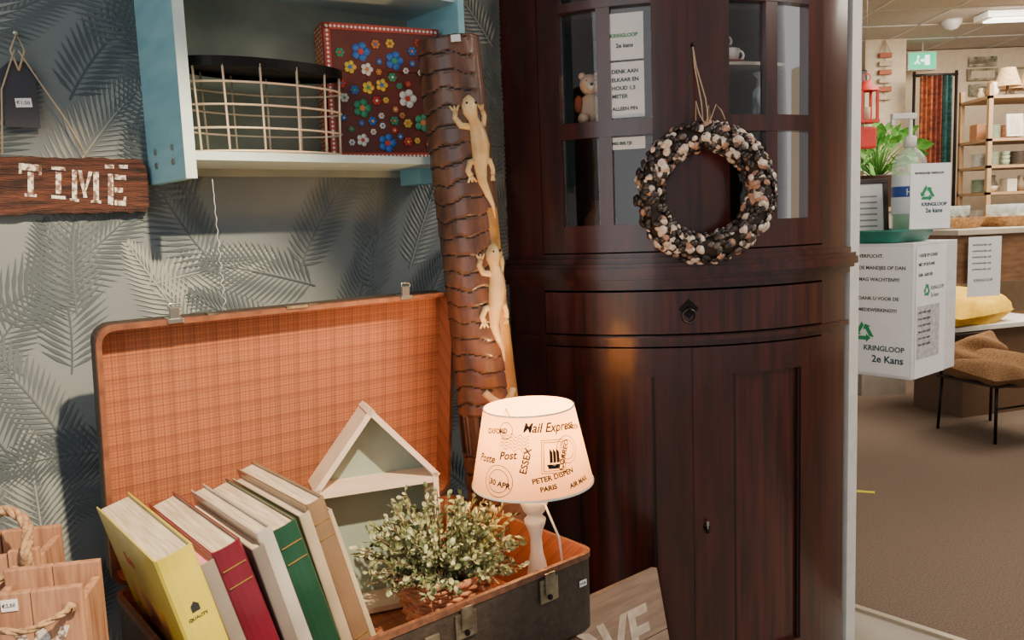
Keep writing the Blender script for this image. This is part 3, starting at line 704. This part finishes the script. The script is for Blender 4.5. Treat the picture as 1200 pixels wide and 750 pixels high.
mb.obj('wooden_rope_crate',F)

# ------------------------------------------------------------------ LOVE sign plank
mb=MB(); M_lv=mat('sign_taupe',(160,138,120),.75,c2=(136,116,100),scale=10,stretch=(1,8,8)); 
F=FR(Vector((.392,1.846,.0))-E1*.44,E1,(UP*.96-E2*.20).normalized())
for k in range(3): mb.box((0,.06+k*.15,-.009),(.44,.06+(k+1)*.15-.002,.009),M_lv,bev=.002)
mb.box((0,0,-.009),(.44,.06,.009),M_lv)
M_lt=mat('sign_letter',(220,208,190),.7,c2=(190,174,158),scale=40)
addtext(mb,'LOVE',.15,M_lt,Tr(.02,.335,.0095),bold=.004); addtext(mb,'HOME',.14,M_lt,Tr(.02,.19,.0095),bold=.004)
mb.obj('wooden_love_sign',F)

# ------------------------------------------------------------------ RIGHT: sanitizer station
C0=Vector((1.33,2.70,0)); BZ0,BZ1=.775,1.232
mb=MB(); F=FR(C0,E1,-E2)
M_bxw=mat('station_board',(222,223,224),.6)
mb.box((0,0,BZ0),(.34,.40,BZ1),M_bxw,bev=.002); mb.box((.01,.35,0),(.05,.39,BZ0),M_mahod); mb.box((-.0,.33,0),(.06,.40,.02),M_mahod)
Tf=FR((0,.38,0),(0,-1,0),(0,0,1))@Tr(0,0,.001)
mb.box((.02,BZ0+.01,0),(.375,BZ1-.01,.001),M_paper_w,Tf)
def logo(T,s):
    for k in range(3):
        R_=Rz(2*pi*k/3)
        mb.poly([(-.5*s,-.42*s),(.15*s,-.42*s),(.15*s,-.55*s),(.42*s,-.3*s),(.15*s,-.06*s),(.15*s,-.2*s),(-.36*s,-.2*s)],0,.0006,M_green,T@R_)
TT=Tf@Tr(0,0,.0012)
for z,t in ((1.185,'VERPLICHT.'),(1.145,'DE MANDJES OP DAN'),(1.105,'MAG WACHTEN!!!!'),(1.04,'DANK U VOOR DE'),(1.0,'MEDEWERKING!!!!')):
    addtext(mb,t,.0165,M_ink,TT@Tr(.195,z,0),bold=.0004)
logo(TT@Tr(.215,.925,0),.06); addtext(mb,'KRINGLOOP',.025,M_navy,TT@Tr(.215,.865,0),bold=.0006); addtext(mb,'2e Kans',.034,M_navy,TT@Tr(.245,.825,0),bold=.0008)
Tr2=FR((0,0,0),(1,0,0),(0,0,1))@Tr(0,0,.001)
mb.box((.02,BZ0+.0,0),(.25,BZ1-.01,.001),M_paper_w,Tr2)
mb.box((.03,.84,.001),(.2,1.02,.002),mat('photo_print',(204,204,206),.5,c2=(160,160,165),scale=60),Tr2)
T2=Tr2@Tr(0,0,.0012)
for z,t in ((1.185,'1 KASTJE OP 2 ETAGES'),(1.155,'NIET OP DE PLANK'),(1.12,'10,00 - 16,00 UUR')): addtext(mb,t,.014,M_ink,T2@Tr(.035,z,0),bold=.0004)
logo(T2@Tr(.10,1.07,0),.04); addtext(mb,'KRINGLOOP',.018,M_navy,T2@Tr(.13,1.07,0)); addtext(mb,'2e kans',.02,M_navy,T2@Tr(.13,1.045,0))
for i in range(6): addtext(mb,'losse tekst regels',.013,M_ink,T2@Tr(.04,.995-.022*i,.001))
mb.obj('hygiene_station',F)
mb=MB(); M_tray=mat('tray_green',(48,136,120),.35,c2=(40,118,104))
L=[rrect(.02,.02,.28,.26,.03,1.234),rrect(.0,.0,.30,.28,.04,1.275),rrect(-.012,-.012,.312,.292,.045,1.278),rrect(-.012,-.012,.312,.292,.045,1.272),rrect(.006,.006,.294,.274,.038,1.272),rrect(.024,.024,.276,.256,.03,1.238)]
mb.loops(L,[M_tray]*5,cap0=M_tray,cap1=M_tray,smooth=False); mb.obj('green_plastic_tray',FR(C0+E1*.0-E2*.05,E1,-E2))
bp_=C0+E1*.225-E2*.12
mb=MB(); mb.lathe([(0,0),(.043,0),(.046,.006),(.046,.17),(.042,.19),(.028,.207),(.014,.215),(.014,.225)],M_cglass,28)
mb.lathe([(.0,.004),(.042,.004),(.042,.10),(0,.10)],mat('gel_green',(70,190,130),.1,alpha=.7),24)
mb.lathe([(.0465,.06),(.0468,.15)],mat('label_white',(226,232,240),.4),28); mb.lathe([(.047,.10),(.0472,.125)],mat('label_blue',(30,70,150),.4),28)
vs,fs=textmesh('HAND',.022,0)
mb.add([(.0476*cos(v.x/.047-2.2),.0476*sin(v.x/.047-2.2),.104+v.y) for v in vs],fs,M_white)
mb.lathe([(.0,.218),(.017,.218),(.017,.24),(.010,.244),(.005,.245),(.005,.285),(.0,.285)],M_white,20)
mb.box((-.055,-.008,.283),(.016,.008,.297),M_white,bev=.003); mb.box((-.055,-.005,.270),(-.046,.005,.285),M_white)
mb.obj('hand_sanitizer_bottle',Tr(bp_.x,bp_.y,1.24)@Matrix.Diagonal((1.25,1.25,1.48,1)))
mb=MB(); T=FR(C0+E1*.035+E2*(-.03)+UP*1.279,(1,.12,0),UP)
mb.box((0,0,-.003),(.145,.215,0),M_paper_w,T); mb.box((0,-.003,-.02),(.145,0,.02),M_cglass,T)
addtext(mb,'MONDKAPJE VERPLICHT',.0095,M_ink,T@Tr(.015,.18,.0006),bold=.0003)
logo(T@Tr(.06,.115,.0004),.045); addtext(mb,'KRINGLOOP',.016,M_navy,T@Tr(.04,.075,.0006),bold=.0005); addtext(mb,'2e kans',.020,M_navy,T@Tr(.055,.053,.0006),bold=.0005)
mb.obj('counter_notice_sign')
M_fr=mat('frame_dark',(44,26,22),.4)
mb=MB(); T=FR(C0+E1*.16-E2*.36+UP*1.234,(.95,-.1,0),(.02,.12,1))
for a,b in (((0,0,0),(.19,.018,.012)),((0,.21,0),(.19,.228,.012)),((0,.018,0),(.018,.21,.012)),((.172,.018,0),(.19,.21,.012))): mb.box(a,b,M_fr,T,bev=.002)
mb.box((.016,.016,.001),(.174,.212,.006),M_paper_w,T)
for i in range(6): mb.box((.05,.05+.022*i,.006),(.15,.056+.022*i,.0066),mat('ink_grey',(150,150,155),.7),T)
mb.obj('picture_frame')
M_wd=mat('rack_wood',(176,142,104),.6)
mb=MB(); mb.box((-.16,-.16,0),(.16,.16,1.33),mat('stand_grey',(170,160,146),.6)); mb.box((-.18,-.18,1.33),(.18,.18,1.36),M_wd)
mb.obj('plant_pedestal',Tr(2.68,6.0,0))
mb=MB(); M_pg=mat('pothos_green',(76,150,58),.5,c2=(118,180,80),scale=20)
mb.lathe([(0,0),(.10,0),(.14,.22),(.145,.23),(.13,.23),(.12,.2),(0,.2)],mat('pot_dark',(70,50,44),.5),24)
for i in range(80):
    a=random.uniform(0,6.28); el=random.uniform(.0,1.4); L=random.uniform(.15,.42); d=Vector((cos(a)*cos(el),sin(a)*cos(el),sin(el))); o_=UP*.2
    q=o_+d*L+UP*(.08-.1*(L>.3)); mb.tube([o_,o_+d*L*.5+UP*.08,q],.004,M_pg,4)
    s=random.uniform(.08,.12); ld=(d+Vector((0,0,-.5))).normalized(); sd=ld.cross(Vector((random.gauss(0,.4),-1,random.gauss(0,.4)))).normalized(); nn=ld.cross(sd)
    mb.add([q,q+ld*s*.3+sd*s*.45,q+ld*s*.7+sd*s*.3,q+ld*s*1.1,q+ld*s*.7-sd*s*.3,q+ld*s*.3-sd*s*.45,q+ld*s*.5+nn*s*.1],[(0,1,6),(1,2,6),(2,3,6),(3,4,6),(4,5,6),(5,0,6)],M_pg)
mb.obj('potted_pothos_plant',Tr(2.68,6.0,1.36),recalc=False)
# pillar with hanging decor
PX0,PX1,PY=2.92,3.25,6.78
mb=MB(); mb.box((PX0,PY,0),(PX1,PY+.3,H),M_far,bev=.003); mb.obj('pillar')
mb=MB(); x0,y0=3.07,PY-.02
mb.tube([(x0,y0,2.69),(x0,y0,2.20)],.004,M_twine)
for k in range(6): mb.box((x0-.05,y0-.018,2.55-.066*k),(x0+.05,y0+.008,2.588-.066*k),(mat('slat_red',(180,96,62),.6),M_cream)[k%2],bev=.004)
for s in (-1,1): mb.tube([(x0+s*.045,y0,2.59),(x0,y0,2.68)],.003,M_twine)
mb.obj('hanging_slat_ornament')
mb=MB(); M_sp=mat('speaker_black',(35,35,38),.5); sx_=2.86
mb.box((sx_-.06,PY-.05,2.32),(sx_+.06,PY+.06,2.46),M_sp,bev=.01); mb.box((sx_+.04,PY+.0,2.37),(PX0+.002,PY+.04,2.41),M_sp); mb.cyl(.04,0,.006,mat('cone_grey',(80,80,84),.5),16,Tr(sx_,PY-.05,2.39)@Rx(pi/2)); mb.obj('wall_speaker')
mb=MB(); lx,ly=1.86,4.3; M_rd=mat('lantern_red',(210,52,44),.45)
for sx_ in (-1,1):
    for sy_ in (-1,1): mb.box((lx+sx_*.04-.006,ly+sy_*.04-.006,1.80),(lx+sx_*.04+.006,ly+sy_*.04+.006,1.95),M_rd)
mb.box((lx-.05,ly-.05,1.79),(lx+.05,ly+.05,1.803),M_rd); mb.lathe([(.07,1.95),(.02,2.0),(.0,2.0)],M_rd,4,Tr(lx,ly,0)@Rz(pi/4)); mb.tube([(lx+.02*sin(i*pi/6),ly,2.02+.02*cos(i*pi/6)) for i in range(12)],.003,M_rd,5,closed=True)
mb.tube([(lx,ly,2.03),(lx,ly,2.7)],.0008,M_steel,4)
mb.lathe([(0,1.803),(.02,1.803),(.02,1.87),(0,1.87)],M_cream,12,Tr(lx,ly,0)); mb.box((lx-.045,ly-.03,1.66),(lx+.045,ly+.03,1.77),M_rd,bev=.01); mb.tube([(lx,ly,1.79),(lx,ly,1.73)],.002,M_rd,4)
mb.obj('red_hanging_lantern')
# exit sign
mb=MB(); T=FR((3.38,7.0,2.50),(1,0,0),UP); mb.box((-.02,-.02,-.04),(.22,.13,.02),M_white,T,bev=.004); mb.box((-.01,-.01,.02),(.21,.12,.022),mat('exit_green',(30,190,130),.4,emit=1.6),T)
M_exw=mat('exit_white',(255,255,255),.4,emit=2.0); mb.box((.12,.02,.022),(.16,.10,.024),M_exw,T); mb.ball((.065,.09,.024),.009,M_exw,T,8); mb.tube([(.065,.08,.024),(.055,.05,.024),(.035,.03,.024)],.006,M_exw,5,T); mb.tube([(.055,.05,.024),(.08,.03,.024)],.005,M_exw,5,T); mb.poly([(.085,.05),(.105,.05),(.105,.04),(.118,.058),(.105,.075),(.105,.065),(.085,.065)],.022,.024,M_exw,T)
mb.tube([(3.48,6.98,2.63),(3.48,6.98,2.7)],.006,M_white,6); mb.obj('exit_sign')
mb=MB(); mb.lathe([(0,2.7),(.07,2.7),(.07,2.68),(.04,2.64),(0,2.63)],M_white,20,Tr(3.3,6.2,0)); mb.obj('smoke_detector')
mb=MB(); 
cols=[mat('tx_%d'%i,c,.9,c2=tuple(v*.6 for v in c),scale=14,stretch=(1,1,3)) for i,c in enumerate(((176,96,56),(140,66,46),(50,100,98)))]
for k in range(3):
    x0=3.25+k*.085; vs=[];fs=[];n=14
    for i in range(n+1):
        xx=x0+.09*i/n; yy=6.55-.03*sin(i*1.1+k); vs+=[(xx,yy,1.0),(xx,yy,2.36)]
    fs=[(2*i,2*i+2,2*i+3,2*i+1) for i in range(n)]; mb.add(vs,fs,cols[(0,1,2)[k]],True)
mb.tube([(3.2,6.56,2.37),(3.55,6.56,2.37)],.012,M_mahod,8); mb.tube([(3.21,6.56,0),(3.21,6.56,2.40)],.012,M_mahod,8); mb.tube([(3.54,6.56,0),(3.54,6.56,2.40)],.012,M_mahod,8)
mb.obj('hanging_textile_rack')
# shelving
mb=MB(); X0,X1,Y0,Y1=3.45,5.2,5.95,6.35
for x in (X0,(X0+X1)/2,X1-.03):
    for y in (Y0,Y1-.03): mb.box((x,y,0),(x+.03,y+.03,2.2),M_wd)
SZ=(.5,.9,1.2,1.42,1.61,1.80,2.10)
for z in SZ: mb.box((X0,Y0,z),(X1,Y1,z+.02),M_wd)
mb.obj('wooden_storage_rack')
mb=MB(); ic=[mat('hw_%d'%i,c,.4) for i,c in enumerate(((230,226,216),(200,180,150),(150,165,140),(150,130,105),(190,130,90),(90,76,66),(214,206,190),(160,104,70)))]
M_hat=mat('shade_straw',(210,180,140),.8,c2=(180,146,106),scale=60)
for z in SZ[1:]:
  for row in (0,1):
    x=X0+.09
    while x<X1-.12:
        r=random.uniform(.03,.05); m=random.choice(ic); T=Tr(x,Y0+.10+.17*row,z+.02); k=random.choice('bcpvsp')
        if z>2.0: k=random.choice('lvl')
        if k=='b': mb.lathe([(0,0),(r*.5,0),(r,r*.9),(r*.94,r*.9),(r*.45,.01),(0,.01)],m,16,T)
        elif k=='c':
            for q in range(3): mb.lathe([(0,q*.03),(r*.6,q*.03),(r*.8,q*.03+.04),(r*.74,q*.03+.04),(0,q*.03+.01)],m,14,T)
        elif k=='p':
            for q in range(8): mb.lathe([(0,q*.012),(r*.8,q*.012),(r*1.3,q*.012+.014),(0,q*.012+.006)],m,16,T)
        elif k=='v': mb.lathe([(0,0),(r*.5,0),(r*.9,r*1.2),(r*.4,r*2.2),(r*.55,r*2.8),(r*.45,r*2.8),(0,r*2)],m,16,T)
        elif k=='s': mb.box((-r,-.05,0),(r,.05,r*2.6),m,T,bev=.003)
        else:
            mb.lathe([(0,0),(r,0),(r*.3,.02),(.01,.03),(.01,.09),(0,.09)],m,14,T); mb.lathe([(r*2.0,.07),(r*1.1,.20)],random.choice((ic[0],M_hat,M_hat)),18,T)
        x+=r*2.4+.006+(.05 if k=='l' else 0)
mb.obj('assorted_crockery')
mb=MB(); M_pa=mat('pict_brown',(110,100,80),.6,c2=(170,160,130),scale=20); M_pb=mat('pict_grn',(80,90,70),.6,c2=(190,180,150),scale=25)
for (x,z,w_,h_,m) in ((4.02,2.42,.26,.10,M_pa),(4.03,2.54,.24,.08,M_pb),(4.04,2.29,.22,.10,M_pb),(4.40,2.22,.25,.30,ic[3]),(3.6,1.95,.12,.16,ic[6])):
    T=FR((x,7.28,z),(1,0,0),(0,0,1)) if z>2.2 else FR((x,5.99,z-.12),(1,0,0),(0,.1,1)); mb.box((0,0,0),(w_,h_,.015),m,T); mb.box((.03,.02,.015),(w_-.03,h_-.02,.017),M_pa if m==M_pb else M_cream,T)
mb.obj('small_framed_pictures')
CT=FR((2.05,3.75,0),(.98,.2,0),(-.2,.98,0))
mb=MB(); M_ct=mat('counter_wood',(150,110,78),.5,c2=(116,84,58),scale=6,stretch=(1,8,8))
mb.box((0,0,1.215),(1.6,.55,1.24),mat('counter_top',(210,196,174),.4),CT,bev=.003); mb.box((.02,.03,.99),(1.55,.5,1.215),M_ct,CT)
for x in (1.0,1.45):
    for y in (.06,.44): mb.box((x,y,0),(x+.05,y+.05,.99),M_mahod,CT)
mb.obj('shop_counter')
mb=MB()
T=CT@Tr(.05,-.006,0)@FR((0,0,0),(1,0,0),(0,0,1))
mb.box((0,.93,0),(.175,1.205,.002),M_paper_w,T)
addtext(mb,'KRINGLOOP',.018,M_navy,T@Tr(.03,1.0,.0025)); 
for i in range(5): addtext(mb,'winkelmandje aub',.014,M_ink,T@Tr(.02,1.165-.028*i,.0025))
mb.obj('reflected_notice')
mb=MB(); M_bk=mat('basket_tan',(196,152,100),.8,c2=(146,106,66),scale=70,bump=.5)
for k,(x,y) in enumerate(((.18,.3),(.55,.3),(.95,.3))):
    mb.loops([rrect(x-.12,y-.1,x+.12,y+.1,.03,1.242),rrect(x-.15,y-.12,x+.15,y+.12,.04,1.29),rrect(x-.14,y-.11,x+.14,y+.11,.035,1.29),rrect(x-.11,y-.09,x+.11,y+.09,.03,1.25)],[M_bk]*3,CT,cap0=M_bk,cap1=M_bk)
    for q in range(8):
        mb.lathe([(0,0),(.02,.0),(.004,.005),(.004,.04),(.026,.06),(.028,.10),(.026,.10),(.024,.062),(0,.045)],M_cglass,14,CT@Tr(x-.08+.05*(q%4),y-.04+.07*(q//4),1.25))
mb.obj('glassware_baskets',recalc=False)
# chair, burlap, yellow cushion
mb=MB(); T=FR((2.70,4.50,.006),(.9,.3,0),(-.3,.9,0)); zs=.33
for x,y in ((0,0),(.42,0),(0,.40),(.42,.40)): mb.tube([(x,y,0),(x*.94+.013,y*.94+.013,zs)],.009,M_black,8,T)
mb.tube([(0.01,.39,zs),(0,.46,.56)],.009,M_black,8,T); mb.tube([(.42,.39,zs),(.43,.46,.56)],.009,M_black,8,T)
mb.tube([(0,0,.20),(.42,0,.20)],.006,M_black,6,T); mb.box((-.01,-.01,zs-.01),(.43,.41,zs+.005),M_mahod,T,bev=.004)
mb.box((-.01,.44,.46),(.44,.46,.56),M_mahod,T,bev=.006)
mb.obj('metal_frame_chair')
def pillow(name,F,w,d,h,m,fold=0):
    mb=MB(); n=18; vs=[]
    for sgn in (1,-1):
        for j in range(n+1):
            for i in range(n+1):
                u=i/n*2-1;v=j/n*2-1; e=(max(0,1-u**4)*max(0,1-v**4))**.5
                vs.append((w/2*u*(1-.06*v*v),d/2*v*(1-.06*u*u),sgn*h/2*e+.012*sin(u*5+v*3)*e*(1+fold)))
    q=n+1; fs=[]
    for sgn in (0,1):
        for j in range(n):
            for i in range(n): k=sgn*q*q+j*q+i; fs.append((k,k+1,k+q+1,k+q))
    mb.add(vs,fs,m,True); return mb.obj(name,F)
M_bur=mat('burlap',(150,112,70),.95,c2=(112,80,50),scale=120,bump=.5); M_yel=mat('yellow_cloth',(244,200,50),.8,c2=(224,174,40),scale=20)
pillow('burlap_cushion',T@Tr(.17,.16,.40)@Rx(.12),.50,.44,.14,M_bur,1)
pillow('burlap_cushion',T@Tr(.17,.30,.47)@Rx(.9)@Rz(.2),.44,.20,.14,M_bur,1)
mb=MB(); T3=FR((2.62,4.98,0),(.95,.3,0),(-.3,.95,0))
mb.box((0,0,.57),(1.0,.5,.60),M_white,T3,bev=.003); mb.box((.25,.05,0),(.95,.45,.57),mat('cab_brown',(106,80,60),.6),T3)
mb.obj('low_display_table')
pillow('yellow_cushion',T3@Tr(.36,.20,.695)@Rx(.15)@Rz(.2),.62,.42,.20,M_yel,1)
mb=MB(); mb.box((0,0,0),(.10,.03,.002),mat('tape_yellow',(220,205,50),.5),FR((1.60,3.80,.0065),(.9,-.35,0),(.35,.9,0))); mb.obj('floor_marking_tape')

# ------------------------------------------------------------------ LIGHTS
w=bpy.data.worlds.new('W'); bpy.context.scene.world=w; w.use_nodes=True
bg=w.node_tree.nodes['Background']; bg.inputs[0].default_value=(1,.97,.94,1); bg.inputs[1].default_value=.46
def light(name,kind,loc,target,energy,col,**k):
    l=bpy.data.lights.new(name,kind); l.energy=energy; l.color=col
    for a,b in k.items(): setattr(l,a,b)
    o=bpy.data.objects.new(name,l); bpy.context.collection.objects.link(o); o.location=loc
    o.rotation_euler=(Vector(target)-Vector(loc)).to_track_quat('-Z','Y').to_euler(); return o
light('spot_display','SPOT',(.55,.25,2.6),(-.68,1.38,.90),540,(1,.77,.50),spot_size=math.radians(36),spot_blend=.45,shadow_soft_size=.03)
light('window_daylight','AREA',(-1.2,-1.6,1.9),(-.1,2,1.0),26,(.97,.98,1),size=2.2)
light('store_area_1','AREA',(3.2,4.0,2.6),(3.2,4.0,0),105,(1,.87,.72),size=2.0)
light('store_area_2','AREA',(3.8,5.6,2.6),(3.8,6.6,0),90,(1,.87,.72),size=1.4)
light('store_area_3','AREA',(2.0,1.6,2.6),(2.0,2.6,0),45,(1,.88,.75),size=1.0)

# ------------------------------------------------------------------ CAMERA
cd=bpy.data.cameras.new('camera'); cam=bpy.data.objects.new('camera',cd); bpy.context.collection.objects.link(cam)
cd.sensor_width=36; cd.lens=36*960/1200; cd.clip_start=.05
cam.matrix_world=Tr(0,0,1.35)@Rx(pi/2-.118)@Rz(-.038)
bpy.context.scene.camera=cam
